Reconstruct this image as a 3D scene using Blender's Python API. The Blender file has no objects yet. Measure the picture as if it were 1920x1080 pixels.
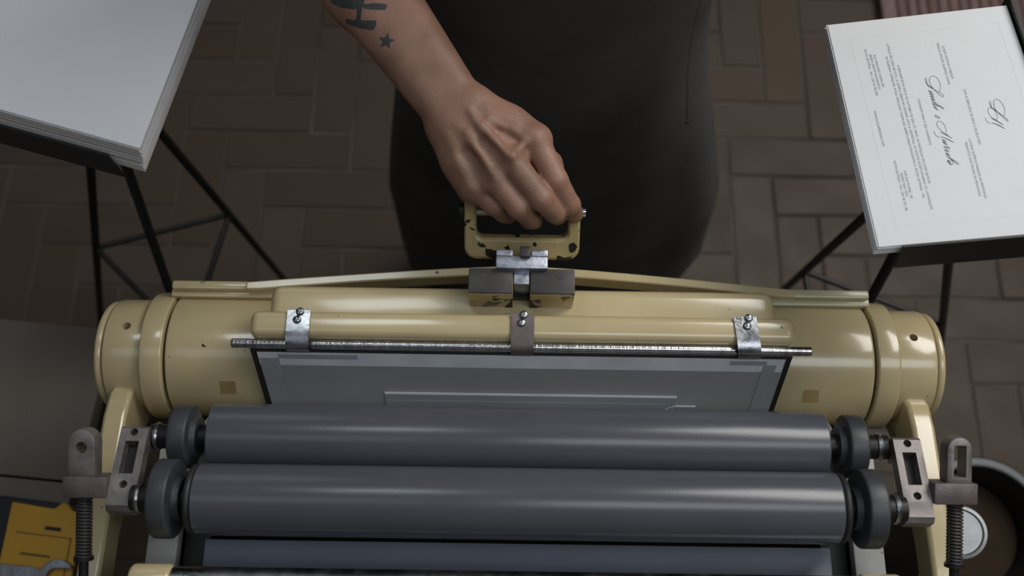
import bpy, bmesh, math, random
import numpy as np
from mathutils import Vector, Matrix
from mathutils.bvhtree import BVHTree
random.seed(7)
SC = bpy.context.scene
COL = SC.collection

# ------------------------------------------------------------------ camera
FPX = 1867.0
PITCH = math.radians(70.0)
ROLL = math.radians(0.85)
CAM = Vector((0, 0, 2.0))
fw = Vector((0, math.cos(PITCH), -math.sin(PITCH)))
_r0 = Vector((1, 0, 0)); _u0 = Vector((0, math.sin(PITCH), math.cos(PITCH)))
cr = _r0 * math.cos(ROLL) + _u0 * math.sin(ROLL)
cu = _u0 * math.cos(ROLL) - _r0 * math.sin(ROLL)
cd = bpy.data.cameras.new('camera'); cam = bpy.data.objects.new('camera', cd); COL.objects.link(cam)
cd.sensor_width = 36.0; cd.lens = FPX / 1920 * 36.0; cd.clip_start = 0.02
cam.matrix_world = Matrix(((cr.x, cu.x, -fw.x, CAM.x), (cr.y, cu.y, -fw.y, CAM.y), (cr.z, cu.z, -fw.z, CAM.z), (0, 0, 0, 1)))
cd.dof.use_dof = True; cd.dof.focus_distance = 0.955; cd.dof.aperture_fstop = 4.0
SC.camera = cam

def ray(px, py): return fw + cr * ((px - 960) / FPX) + cu * ((540 - py) / FPX)
def W(px, py, d): return CAM + ray(px, py) * d                       # point at depth d
def WZ(px, py, z):
    k = ray(px, py); return CAM + k * ((z - CAM.z) / k.z)            # point at height z
def on_plane(px, py, p0, n):
    k = ray(px, py); return CAM + k * ((p0 - CAM).dot(n) / k.dot(n))

# ------------------------------------------------------------------ light
vs = SC.view_settings
vs.view_transform = 'Standard'; vs.look = 'None'; vs.gamma = 1.0; vs.use_curve_mapping = False
vs.exposure = 0.0
wd = bpy.data.worlds.new('World'); SC.world = wd; wd.use_nodes = True
wd.node_tree.nodes['Background'].inputs[0].default_value = (0.60, 0.66, 0.80, 1)
wd.node_tree.nodes['Background'].inputs[1].default_value = 0.07
def area(name, loc, target, sx, sy, power, color):
    l = bpy.data.lights.new(name, 'AREA'); l.shape = 'RECTANGLE'; l.size = sx; l.size_y = sy; l.energy = power; l.color = color
    o = bpy.data.objects.new(name, l); COL.objects.link(o); o.location = loc
    o.rotation_euler = (Vector(target) - Vector(loc)).to_track_quat('-Z', 'Y').to_euler(); return o
area('skylight_right', (1.50, 1.40, 2.85), (0.45, 0.45, 0.9), 1.3, 1.0, 35, (1.0, 0.97, 0.93))
area('split_ceiling_light_right', (1.02, -0.10, 3.0), (1.02, 0.1, 1.0), 1.85, 0.55, 11, (0.90, 0.95, 1.0))  # unseen overhead light, split in two to give the rollers a dark middle
area('split_ceiling_light_left', (-1.00, -0.10, 3.0), (-1.0, 0.1, 1.0), 1.1, 0.55, 1.6, (0.84, 0.91, 1.0))  # gap between the pair imitates a person's dark reflection on the rollers
area('skylight_rear', (-0.58, 1.05, 3.0), (-0.45, 0.6, 0.8), 0.50, 0.35, 3.7, (0.90, 0.96, 1.0))
area('far_window', (-1.5, 2.9, 2.3), (-0.3, 0.3, 1.0), 0.9, 1.1, 2.2, (0.86, 0.94, 1.0))

# ------------------------------------------------------------------ materials
def srgb(r, g, b):
    return tuple(((c / 255) / 12.92 if c / 255 <= .04045 else ((c / 255 + .055) / 1.055) ** 2.4) for c in (r, g, b)) + (1,)
def mat(name, col, rough=.5, metal=0., var=0., vscale=8., bump=0., bscale=250., coat=0., chips=None, sss=0., col2=None, detail=4., stretch=None, spec=.5, rvar=0., objrand=0.):
    m = bpy.data.materials.new(name); m.use_nodes = True; nt = m.node_tree; N = nt.nodes; L = nt.links
    b = N['Principled BSDF']
    b.inputs['Roughness'].default_value = rough; b.inputs['Metallic'].default_value = metal
    b.inputs['Coat Weight'].default_value = coat; b.inputs['Coat Roughness'].default_value = .12
    b.inputs['Specular IOR Level'].default_value = spec
    b.inputs['Base Color'].default_value = col
    if sss: b.inputs['Subsurface Weight'].default_value = sss; b.inputs['Subsurface Radius'].default_value = (.006, .003, .0015); b.inputs['Subsurface Scale'].default_value = 1.
    tc = N.new('ShaderNodeTexCoord'); vec = tc.outputs['Object']
    if stretch:
        mp = N.new('ShaderNodeMapping'); mp.inputs['Scale'].default_value = stretch; L.new(vec, mp.inputs[0]); vec = mp.outputs[0]
    out = None
    if var or col2:
        n = N.new('ShaderNodeTexNoise'); n.inputs['Scale'].default_value = vscale; n.inputs['Detail'].default_value = detail; L.new(vec, n.inputs['Vector'])
        r = N.new('ShaderNodeMapRange'); r.inputs[1].default_value = .3; r.inputs[2].default_value = .7; L.new(n.outputs[0], r.inputs[0])
        mx = N.new('ShaderNodeMix'); mx.data_type = 'RGBA'
        c1 = tuple(c * (1 - var) for c in col[:3]) + (1,); c2 = col2 or tuple(c * (1 + var) for c in col[:3]) + (1,)
        mx.inputs[6].default_value = c1; mx.inputs[7].default_value = c2; L.new(r.outputs[0], mx.inputs[0]); out = mx.outputs[2]
        if rvar:
            rr = N.new('ShaderNodeMapRange'); rr.inputs[3].default_value = rough - rvar; rr.inputs[4].default_value = rough + rvar
            L.new(r.outputs[0], rr.inputs[0]); L.new(rr.outputs[0], b.inputs['Roughness'])
    if objrand:
        oi = N.new('ShaderNodeObjectInfo'); hs = N.new('ShaderNodeHueSaturation')
        a = N.new('ShaderNodeMapRange'); a.inputs[3].default_value = 1 - objrand; a.inputs[4].default_value = 1 + objrand
        L.new(oi.outputs['Random'], a.inputs[0]); L.new(a.outputs[0], hs.inputs['Value'])
        a2 = N.new('ShaderNodeMath'); a2.operation = 'MULTIPLY'; a2.inputs[1].default_value = 7.31; L.new(oi.outputs['Random'], a2.inputs[0])
        a3 = N.new('ShaderNodeMath'); a3.operation = 'FRACT'; L.new(a2.outputs[0], a3.inputs[0])
        a4 = N.new('ShaderNodeMapRange'); a4.inputs[3].default_value = .85; a4.inputs[4].default_value = 1.2; L.new(a3.outputs[0], a4.inputs[0]); L.new(a4.outputs[0], hs.inputs['Saturation'])
        if out: L.new(out, hs.inputs['Color'])
        else: hs.inputs['Color'].default_value = col
        out = hs.outputs[0]
    if chips:
        ccol, cs, thr = chips
        n2 = N.new('ShaderNodeTexNoise'); n2.inputs['Scale'].default_value = cs; n2.inputs['Detail'].default_value = 3; L.new(tc.outputs['Object'], n2.inputs['Vector'])
        r2 = N.new('ShaderNodeMapRange'); r2.inputs[1].default_value = thr; r2.inputs[2].default_value = thr + .015; L.new(n2.outputs[0], r2.inputs[0])
        m2 = N.new('ShaderNodeMix'); m2.data_type = 'RGBA'; m2.inputs[7].default_value = ccol; L.new(r2.outputs[0], m2.inputs[0])
        if out: L.new(out, m2.inputs[6])
        else: m2.inputs[6].default_value = col
        out = m2.outputs[2]
    if out: L.new(out, b.inputs['Base Color'])
    if bump:
        n3 = N.new('ShaderNodeTexNoise'); n3.inputs['Scale'].default_value = bscale; n3.inputs['Detail'].default_value = 3; L.new(vec, n3.inputs['Vector'])
        bp = N.new('ShaderNodeBump'); bp.inputs['Strength'].default_value = bump; bp.inputs['Distance'].default_value = .001
        L.new(n3.outputs[0], bp.inputs['Height']); L.new(bp.outputs[0], b.inputs['Normal'])
    return m
M = {}
M['cream'] = mat('cream_enamel', (.55, .455, .255, 1), .27, var=.10, vscale=9, bump=.12, bscale=60, coat=.8, chips=((.018, .015, .012, 1), 95, .735))
M['cream_worn'] = mat('worn_cream_enamel', (.46, .36, .17, 1), .34, var=.18, vscale=20, bump=.15, bscale=80, coat=.25, chips=((.016, .014, .012, 1), 70, .60))
M['green_cream'] = mat('greenish_cream_enamel', (.47, .45, .29, 1), .33, var=.1, vscale=14, bump=.12, bscale=60, coat=.3, chips=((.03, .025, .02, 1), 90, .72))
M['amber'] = mat('amber_tone', (.36, .26, .11, 1), .45, var=.15, vscale=30)  # amber tone, darker than the enamel, for two small cylinder squares
M['steel'] = mat('worn_steel', (.36, .37, .39, 1), .3, 1., var=.25, vscale=60, bump=.2, bscale=300, rvar=.1)
M['zinc'] = mat('raw_zinc', (.42, .44, .50, 1), .45, .85, var=.35, vscale=70, bump=.6, bscale=180, rvar=.12)
M['saddle'] = mat('tarnished_steel', (.24, .215, .205, 1), .5, .6, var=.35, vscale=45, bump=.3, bscale=200, rvar=.1)
M['brown_steel'] = mat('brown_oxidised_steel', (.17, .14, .135, 1), .5, .6, var=.25, vscale=50, bump=.3, bscale=200)
M['chrome'] = mat('chrome', (.78, .78, .79, 1), .10, 1., var=.06, vscale=30)
M['knob'] = mat('dull_chrome', (.36, .36, .36, 1), .42, .9, var=.08, vscale=60, bump=.1, bscale=300)
M['rod'] = mat('brushed_rod', (.62, .62, .64, 1), .22, 1., var=.3, vscale=300, bump=.5, bscale=500, stretch=(1, .05, .05))
M['dark_steel'] = mat('dark_wear_steel', (.062, .058, .055, 1), .5, .35, var=.3, vscale=30, bump=.2, bscale=300)
M['iron'] = mat('dark_oily_iron', (.022, .020, .018, 1), .45, .4, var=.4, vscale=25, bump=.3, bscale=150)
M['black_void'] = mat('black_iron_and_hole_dark', (.015, .0145, .014, 1), .6)  # on holes, slots and grooves it paints in the dark of the recess
M['rubber'] = mat('grey_rubber', (.088, .093, .110, 1), .26, var=.06, vscale=12, bump=.05, bscale=400, spec=.55)
M['slab'] = mat('inked_slab', (.20, .22, .275, 1), .34, var=.08, vscale=6, spec=.6)
M['wheel'] = mat('dark_nylon', (.045, .048, .054, 1), .45, var=.25, vscale=40, bump=.1, bscale=300)
M['black_rubber'] = mat('black_rubber', (.022, .021, .021, 1), .5)
M['rail'] = mat('pale_grey_paint', (.42, .42, .39, 1), .4, var=.2, vscale=25, chips=((.05, .045, .04, 1), 60, .68))
M['stand'] = mat('black_powder_coat', (.026, .026, .026, 1), .45, .1, bump=.3, bscale=600)
M['tympan'] = mat('grey_tympan_paper', (.40, .39, .405, 1), .6, var=.06, vscale=10)
M['tympan_card'] = mat('blue_grey_card', (.38, .40, .425, 1), .55, var=.06, vscale=14)
M['tape'] = mat('frosted_tape', (.84, .87, .91, 1), .35, var=.1, vscale=30, coat=.3)
M['tape_dark'] = mat('grey_film_tape', (.40, .42, .45, 1), .3, var=.08, vscale=20, coat=.4)
M['white_edge'] = mat('white_card_edge', (.72, .74, .77, 1), .6)
M['paper'] = mat('cotton_paper', (.79, .80, .81, 1), .8, var=.012, vscale=40, bump=.25, bscale=900)
M['paper_l'] = mat('smooth_white_paper', (.77, .78, .80, 1), .75, var=.012, vscale=30, bump=.2, bscale=900)
M['paper_brown'] = mat('brownish_cream_paper', (.62, .585, .56, 1), .8, var=.04, vscale=30)  # brownish tone of the page edges in the left stack
M['ink'] = mat('charcoal_ink', (.045, .045, .05, 1), .55, var=.2, vscale=300)
M['ink_light'] = mat('grey_ink', (.11, .11, .115, 1), .6)
M['skin'] = mat('skin', (.265, .148, .099, 1), .5, var=.18, vscale=26, bump=.4, bscale=420, sss=.10, col2=(.36, .195, .135, 1))
M['tattoo'] = mat('tattoo_ink', (.045, .05, .05, 1), .55, var=.2, vscale=200)
M['hair'] = mat('dark_hair', (.02, .015, .012, 1), .5, bump=.8, bscale=300)
M['shirt'] = mat('black_cotton', (.011, .011, .012, 1), .85, var=.2, vscale=20, bump=.3, bscale=900)
M['apron'] = mat('black_apron_canvas', (.080, .077, .074, 1), .85, var=.3, vscale=7, bump=.4, bscale=900, col2=(.10, .097, .094, 1))
M['trousers'] = mat('black_denim', (.009, .009, .010, 1), .85, bump=.4, bscale=800)
M['shoe'] = mat('black_leather', (.01, .01, .01, 1), .4)
M['eye'] = mat('eye_white', (.7, .68, .65, 1), .2)
M['brick'] = mat('worn_clay_brick', (.098, .067, .045, 1), .6, var=.25, vscale=9, bump=.5, bscale=120, col2=(.080, .059, .043, 1), rvar=.1, objrand=.10)
M['grout'] = mat('pale_grout', (.055, .046, .037, 1), .8, var=.3, vscale=3.5, col2=(.185,.16,.135,1), bump=.5, bscale=200)
M['mat_red'] = mat('dull_red_wood', (.20, .135, .125, 1), .6, var=.2, vscale=20, stretch=(6, 1, 1), objrand=.15)
M['bench'] = mat('speckled_grey_board', (.16, .135, .108, 1), .6, var=.16, vscale=6, bump=.3, bscale=300, chips=((.07, .055, .045, 1), 170, .72))
M['bench_edge'] = mat('dark_bench_frame', (.03, .027, .022, 1), .6)
M['yellow'] = mat('yellow_plastic', (.62, .34, .026, 1), .42, var=.1, vscale=12, bump=.2, bscale=500)
M['yellow_groove_shade'] = mat('groove_shaded_yellow', (.20, .11, .012, 1), .5)  # darker copy of the lid yellow, paints shade onto flat groove strips
M['case_black'] = mat('black_plastic', (.014, .015, .018, 1), .5, bump=.3, bscale=500)
M['wrench'] = mat('dull_forged_steel', (.33, .34, .36, 1), .38, .8, var=.25, vscale=60, bump=.4, bscale=260)
M['tub_grey'] = mat('grey_tub_rim', (.15, .16, .18, 1), .4)
M['tub_black'] = mat('black_tub_wall', (.012, .012, .013, 1), .35)
M['tub_brown'] = mat('brown_tub_base', (.045, .031, .020, 1), .9, var=.25, vscale=10, spec=.1)

# ------------------------------------------------------------------ helpers
def root(name, loc, label, cat, group=None):
    o = bpy.data.objects.new(name, None); COL.objects.link(o); o.location = loc; o.empty_display_size = .05
    o['label'] = label; o['category'] = cat
    if group: o['group'] = group
    return o
def base_of(o):
    while o.parent: o = o.parent
    return Vector(o.location)
class MB:
    """collects shapes in world coordinates"""
    def __init__(s): s.v = []; s.f = []
    def add(s, vs, fs):
        n = len(s.v); s.v += [tuple(v) for v in vs]; s.f += [tuple(i + n for i in f) for f in fs]; return s
    def bm(s, b):
        b.verts.index_update(); return s.add([v.co for v in b.verts], [[v.index for v in f.verts] for f in b.faces])
    def box(s, lo, hi, bev=0., seg=2, mx=None):
        b = bmesh.new(); bmesh.ops.create_cube(b, size=1)
        lo, hi = Vector(lo), Vector(hi); c = (lo + hi) / 2; d = hi - lo
        for v in b.verts: v.co = Vector((v.co.x * d.x + c.x, v.co.y * d.y + c.y, v.co.z * d.z + c.z))
        if bev: bmesh.ops.bevel(b, geom=b.edges[:], offset=bev, segments=seg, profile=.5, affect='EDGES')
        if mx: bmesh.ops.transform(b, matrix=mx, verts=b.verts)
        s.bm(b); b.free(); return s
    def tube(s, pts, rad, n=14, caps=True):
        """swept circle; rad is a number or one per point"""
        pts = [Vector(p) for p in pts]; m = len(pts)
        rs = rad if hasattr(rad, '__len__') else [rad] * m
        T = []
        for i in range(m):
            a = pts[min(i + 1, m - 1)] - pts[max(i - 1, 0)]; T.append(a.normalized())
        up = Vector((0, 0, 1)) if abs(T[0].z) < .9 else Vector((0, 1, 0))
        x = T[0].cross(up).normalized(); vs = []; fs = []
        for i in range(m):
            x = (x - T[i] * x.dot(T[i])).normalized(); y = T[i].cross(x)
            for k in range(n):
                a = 2 * math.pi * k / n; vs.append(pts[i] + (x * math.cos(a) + y * math.sin(a)) * rs[i])
        for i in range(m - 1):
            for k in range(n): fs.append((i * n + k, i * n + (k + 1) % n, (i + 1) * n + (k + 1) % n, (i + 1) * n + k))
        if caps: fs.append(tuple(range(n - 1, -1, -1))); fs.append(tuple((m - 1) * n + k for k in range(n)))
        return s.add(vs, fs)
    def lathe_x(s, y, z, prof, n=64):
        """profile of (x, r) turned about the axis through (y, z) along x"""
        vs = []; fs = []; m = len(prof)
        for (x, r) in prof:
            for k in range(n):
                a = 2 * math.pi * k / n; vs.append((x, y + r * math.cos(a), z + r * math.sin(a)))
        for i in range(m - 1):
            for k in range(n): fs.append((i * n + k, i * n + (k + 1) % n, (i + 1) * n + (k + 1) % n, (i + 1) * n + k))
        fs.append(tuple(range(n - 1, -1, -1))); fs.append(tuple((m - 1) * n + k for k in range(n)))
        return s.add(vs, fs)
    def lathe(s, c, axis, prof, n=32, caps=True):
        """profile of (h, r) turned about axis through c"""
        axis = Vector(axis).normalized(); q = Vector((0, 0, 1)).rotation_difference(axis); vs = []; fs = []; m = len(prof)
        for (h, r) in prof:
            for k in range(n):
                a = 2 * math.pi * k / n; vs.append(Vector(c) + q @ Vector((r * math.cos(a), r * math.sin(a), h)))
        for i in range(m - 1):
            for k in range(n): fs.append((i * n + k, i * n + (k + 1) % n, (i + 1) * n + (k + 1) % n, (i + 1) * n + k))
        if caps: fs += [tuple(range(n - 1, -1, -1)), tuple((m - 1) * n + k for k in range(n))]
        return s.add(vs, fs)
    def prism(s, poly, ext):
        """poly: list of 3-D points of one flat outline; ext: extrusion vector"""
        n = len(poly); ext = Vector(ext); poly = [Vector(p) for p in poly]
        fs = [tuple(range(n - 1, -1, -1)), tuple(range(n, 2 * n))] + [(i, (i + 1) % n, n + (i + 1) % n, n + i) for i in range(n)]
        return s.add(poly + [p + ext for p in poly], fs)
    def build(s, name, m, parent=None, smooth=35, bev=0., loc=None):
        L = base_of(parent) if parent else Vector(loc or (0, 0, 0))
        me = bpy.data.meshes.new(name); me.from_pydata([tuple(Vector(v) - L) for v in s.v], [], s.f)
        b = bmesh.new(); b.from_mesh(me); bmesh.ops.recalc_face_normals(b, faces=b.faces[:]); b.to_mesh(me); b.free()
        me.materials.append(M[m] if isinstance(m, str) else m)
        if smooth:
            me.polygons.foreach_set('use_smooth', [True] * len(me.polygons)); me.set_sharp_from_angle(angle=math.radians(smooth))
        o = bpy.data.objects.new(name, me); COL.objects.link(o)
        if parent: o.parent = parent
        elif loc: o.location = loc
        if bev:
            md = o.modifiers.new('bevel', 'BEVEL'); md.width = bev; md.segments = 2; md.limit_method = 'ANGLE'; md.angle_limit = math.radians(40)
        return o
def cut(o, *cutters):
    """cuts real holes; cutters are MB in world coordinates"""
    L = base_of(o); tmp = []
    for c in cutters:
        k = c.build('cutter', 'iron', None, 0, loc=(0, 0, 0)); tmp.append(k)
        k.data.transform(Matrix.Translation(-L) if o.parent else Matrix.Identity(4))
        if o.parent: k.location = L
        md = o.modifiers.new('hole', 'BOOLEAN'); md.operation = 'DIFFERENCE'; md.solver = 'EXACT'; md.object = k
    bpy.context.view_layer.update()
    dg = bpy.context.evaluated_depsgraph_get()
    me = bpy.data.meshes.new_from_object(o.evaluated_get(dg))
    o.modifiers.clear(); old = o.data; o.data = me; bpy.data.meshes.remove(old)
    for k in tmp: d = k.data; bpy.data.objects.remove(k); bpy.data.meshes.remove(d)
    me.polygons.foreach_set('use_smooth', [True] * len(me.polygons)); me.set_sharp_from_angle(angle=math.radians(35))
def tag(o, label, cat=None, group=None, kind=None):
    if label: o['label'] = label
    if cat: o['category'] = cat
    if group: o['group'] = group
    if kind: o['kind'] = kind
    return o
def catmull(pts, k=6):
    pts = [Vector(p) for p in pts]; out = []
    for i in range(len(pts) - 1):
        p0 = pts[max(i - 1, 0)]; p1 = pts[i]; p2 = pts[i + 1]; p3 = pts[min(i + 2, len(pts) - 1)]
        for j in range(k):
            t = j / k; out.append(.5 * ((2 * p1) + (p2 - p0) * t + (2 * p0 - 5 * p1 + 4 * p2 - p3) * t * t + (3 * p1 - p0 - 3 * p2 + p3) * t ** 3))
    out.append(pts[-1]); return out

# ------------------------------------------------------------------ floor: herringbone of clay bricks
U = .0942; NB = 3; FX0, FY0 = -.5549, 1.0016
fl = MB().box((-3.2, -1.6, -.06), (3.2, 3.4, -.004)).build('floor', 'grout', None, 0)
tag(fl, 'dark herringbone brick floor with thin pale joints', None, None, 'structure')
M['wall'] = mat('dim_plaster', (.30, .27, .23, 1), .85, var=.15, vscale=2, bump=.4, bscale=60)
for nm, lo, hi in (('wall_back', (-3.2, 3.4, -.06), (3.2, 3.5, 3.2)), ('wall_front', (-3.2, -1.7, -.06), (3.2, -1.6, 3.2)), ('wall_left', (-3.3, -1.7, -.06), (-3.2, 3.5, 3.2)), ('wall_right', (3.2, -1.7, -.06), (3.3, 3.5, 3.2))):
    tag(MB().box(lo, hi).build(nm, 'wall', None, 0), 'plain dim plaster wall of the workshop', None, None, 'structure')
def brick_mesh(sx, sy):
    g = .0022; h = .003; mb = MB()
    x, y = sx / 2 - g, sy / 2 - g
    vs = [(-x, -y, -.03), (x, -y, -.03), (x, y, -.03), (-x, y, -.03), (-x, -y, -h), (x, -y, -h), (x, y, -h), (-x, y, -h)]
    x -= .0025; y -= .0025; vs += [(-x, -y, 0), (x, -y, 0), (x, y, 0), (-x, y, 0)]
    fs = [(0, 1, 5, 4), (1, 2, 6, 5), (2, 3, 7, 6), (3, 0, 4, 7), (4, 5, 9, 8), (5, 6, 10, 9), (6, 7, 11, 10), (7, 4, 8, 11), (8, 9, 10, 11)]
    return vs, fs
bv = {}
for k, (sx, sy) in {'h': (NB * U, U), 'v': (U, NB * U)}.items():
    me = bpy.data.meshes.new('brick_' + k); me.from_pydata(*[a if i == 0 else [] if i == 1 else brick_mesh(sx, sy)[1] for i, a in enumerate((brick_mesh(sx, sy)[0], 0, 0))])
    me.materials.append(M['brick']); bv[k] = me
spots = []
for i in range(-28, 42):
    for j in range(-26, 28):
        d = (i - j) % (2 * NB)
        if d == 0: spots.append(('h', FX0 + (i + NB / 2) * U, FY0 - (j + .5) * U))
        elif d == 2 * NB - 1: spots.append(('v', FX0 + (i + .5) * U, FY0 - (j + NB / 2) * U))
near = [s for s in spots if -1.55 < s[1] < 1.62 and .0 < s[2] < 1.85]
near.sort(key=lambda s: abs(s[1]) + abs(s[2] - .9)); near = near[:290]; nset = set(near)
for k, x, y in near:
    o = bpy.data.objects.new('brick', bv[k]); COL.objects.link(o); o.parent = fl
    o.location = (x, y, random.uniform(-.0015, .0012)); o.rotation_euler = (random.gauss(0, .002), random.gauss(0, .002), random.gauss(0, .004))
far = MB()
for s in spots:
    if s in nset or abs(s[1]) > 3.1 or not -1.5 < s[2] < 3.3: continue
    vs, fs = brick_mesh(*((NB * U, U) if s[0] == 'h' else (U, NB * U))); far.add([(v[0] + s[1], v[1] + s[2], v[2]) for v in vs], fs)
tag(far.build('outer_bricks', 'brick', fl, 0), None, kind='stuff')

# ------------------------------------------------------------------ slatted wooden grate on the floor
p = WZ(1652, 30, .02)
sm = root('slatted_grate', (p.x, p.y, 0), 'dull red slatted wooden grate on the floor behind the printed cards', 'grate')
x = p.x
for i in range(22):
    w = .034 if i == 0 else .021
    MB().box((x, p.y - .06, .016), (x + w, p.y + .5, .034), .002, 1).build('slat', 'mat_red', sm, 30); x += w + .0035
for yy in (p.y - .02, p.y + .25, p.y + .44):
    MB().box((p.x, yy, 0), (x - .0035, yy + .03, .016)).build('bearer', 'mat_red', sm, 0)

# ------------------------------------------------------------------ the press
CX = .009
PRESS = root('letterpress_machine', (CX, .12, 0), 'cream enamel platen letterpress with grey rubber rollers', 'printing press')
def X(px, d): return (px - 975) * d / FPX + CX
AY, AZ = .293, .968
# pedestal and frames (mostly hidden under the rollers)
MB().box((CX - .22, -.12, .0), (CX + .22, .30, .10), .01).box((CX - .18, -.06, .10), (CX + .18, .24, .80), .03).build('pedestal', 'iron', PRESS)
for s in (-1, 1):
    fr = MB().box((CX + s * .3525 - .0115, -.10, .55), (CX + s * .3525 + .0115, .30, .965), .006)
    fr.build('side_frame', 'iron', PRESS)
MB().box((CX - .341, -.04, .62), (CX + .341, .20, .74), .01).build('cross_beam', 'iron', PRESS)
MB().box((CX - .300, .105, .74), (CX + .300, .150, 1.02), .004).build('bed_back', 'iron', PRESS)
bed = [(CX - .3125, .157, .80), (CX - .3125, .188, .80), (CX - .297, .2158, .80), (CX + .297, .2158, .80), (CX + .3125, .188, .80), (CX + .3125, .157, .80)]
bo = MB().prism(bed, (0, 0, .252)).build('type_bed', 'rail', PRESS, 30, bev=.0015)
# cylinder
def rnd(x0, x1, r, e=.003, step=3):
    """rounded shoulder profile from x0 to x1"""
    s = 1 if x1 > x0 else -1; out = []
    for i in range(step + 1): a = math.pi / 2 * i / step; out.append((x0 + s * e * (1 - math.sin(a)) if False else x0 + s * e * (1 - math.cos(a)), r - e + e * math.sin(a)))
    for i in range(step + 1): a = math.pi / 2 * i / step; out.append((x1 - s * e * (1 - math.sin(a)), r - e + e * math.cos(a)))
    return out
RB = .0650
MB().lathe_x(AY, AZ, [(CX - .3595, RB - .004)] + rnd(CX - .3595, CX - .250, RB, .003) + [(CX - .246, .040), (CX + .246, .040)] + rnd(CX + .250, CX + .3595, RB, .003) + [(CX + .3595, RB - .004)], 96).build('platen_cylinder', 'cream', PRESS)
for s in (-1, 1):
    MB().lathe_x(AY, AZ, [(CX + s * .3595, .0590), (CX + s * .3625, .0590)], 64).build('shadow_gap', 'black_void', PRESS)
    MB().lathe_x(AY, AZ, rnd(CX + s * .3622, CX + s * .3850, .0672, .0022), 96).build('flange_ring', 'cream', PRESS)
    hub = MB().lathe_x(AY, AZ, [(CX + s * .3845, .057)] + rnd(CX + s * .3845, CX + s * .4255, .0592, .0022), 96).build('hub', 'cream', PRESS)
    hdv = Vector((0, .24, .97)).normalized(); hx = Vector((CX + s * .4035, AY, AZ))
    cut(hub, MB().lathe(hx + hdv * .045, hdv, [(0, .0043), (.03, .0043)], 20))
    MB().lathe(hx + hdv * .0452, hdv, [(0, .0042), (.001, .0042)], 16).build('oil_hole', 'black_void', hub)
    MB().lathe_x(AY, AZ, [(CX + s * .4255, .0550), (CX + s * .4268, .0550)], 48).build('hub_groove', 'black_void', hub)
    MB().lathe_x(AY, AZ, rnd(CX + s * .4268, CX + s * .4345, .0572, .003), 96).build('end_cap', 'cream', PRESS)
    MB().lathe_x(AY, AZ, rnd(CX + s * .4345, CX + s * .4385, .020, .002), 32).build('axle_nut', 'cream', PRESS)
    w = .0115; xa = CX + s * .4055
    prof = [(.285, .960), (.262, .992), (.240, 1.012), (.215, 1.0185), (.10, 1.0235), (-.08, 1.0235), (-.09, 1.018), (-.09, .985), (.10, .985), (.20, .965), (.25, .930)]
    MB().prism([(xa - w, y, z) for y, z in prof], (2 * w, 0, 0)).build('side_arm', 'cream', PRESS, 30, bev=.004)
    vs = []
    for k in range(5):
        a = math.radians(129 + 13 * k / 4)
        for xx in (s * .288, s * .304): vs.append((CX + xx, AY + (RB + .0003) * math.cos(a), AZ + (RB + .0003) * math.sin(a)))
    MB().add(vs, [(2 * k, 2 * k + 1, 2 * k + 3, 2 * k + 2) for k in range(4)]).build('amber_patch', 'amber', PRESS)
# truss bar behind the cylinder
def lin(a, b, n): return [a + (b - a) * i / n for i in range(n + 1)]
def bow_back(x):
    a = abs(x); return .3570 + .0225 * (1 - (a / .285) ** 1.25) if a < .285 else .3570
def bow_front(x):
    a = abs(x); return .3485 + .0210 * (1 - (a / .275) ** 1.35) if a < .275 else .3485
xs = lin(-.2855, .2855, 40)
poly = [(CX + x, bow_front(x), 1.002) for x in xs] + [(CX + x, bow_back(x), 1.002) for x in reversed(xs)]
MB().prism(poly, (0, 0, .025)).build('truss_bar', 'cream', PRESS, 30, bev=.0015)
for s, mm in ((-1, 'cream'), (1, 'green_cream')):
    t = MB().box((CX + min(s * .258, s * .366), .3435, 1.0), (CX + max(s * .258, s * .366), .3525, 1.016), .002)
    t.box((CX + min(s * .262, s * .364), .3495, 1.012), (CX + max(s * .262, s * .364), .3590, 1.0235), .0025)
    t.build('truss_foot', mm, PRESS)
# hoods
MB().box((CX - .2450, .2900, .97), (CX + .2480, .3345, 1.0855), .011, 5).build('upper_hood', 'cream', PRESS)
MB().box((CX - .2560, .2735, .985), (CX + .2590, .3000, 1.1085), .0085, 5).build('lower_hood', 'cream', PRESS)
# lock block with slot
for s in (-1, 1):
    x0, x1 = sorted((CX + s * .0082, CX + s * .0500))
    lb = MB().box((x0, .3130, 1.070), (x1, .3385, 1.1225), .0012).build('lock_block', 'cream_worn', PRESS)
    wp = MB().box((x0 + .0004, .3135, 1.1220), (x1 - .0004, .3380, 1.1250), .0006).build('wear_plate', 'dark_steel', lb)
    MB().lathe((CX + s * .036, .3305, 1.1247), (0, 0, 1), [(0, .0038), (.0005, .0032)], 18).build('set_screw', 'dark_steel', lb)
    MB().prism([(CX + s * .0082, .3124, 1.086), (CX + s * .0155, .3124, 1.086), (CX + s * .0085, .3124, 1.106)], (0, .004, 0)).build('dovetail_flare', 'black_void', lb)  # black wedge on the face, dark of the flared slot painted
MB().box((CX - .0082, .320, 1.070), (CX + .0082, .3385, 1.094)).build('slot_floor', 'iron', PRESS)
MB().box((CX - .0076, .3235, 1.090), (CX + .0076, .340, 1.1220), .001).build('latch_tongue', 'zinc', PRESS)
lt = MB().box((CX - .0245, .3360, 1.100), (CX + .0243, .3495, 1.1310), .0015).build('latch_block', 'zinc', PRESS)
for s in (-1, 1): MB().box((CX + s * .0165 - .0078, .3480, 1.118), (CX + s * .0165 + .0078, .3545, 1.1325), .001).build('latch_lug', 'zinc', lt)
MB().box((CX - .002, .346, 1.114), (CX + .008, .3565, 1.1370), .001).build('latch_key', 'dark_steel', lt)
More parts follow.
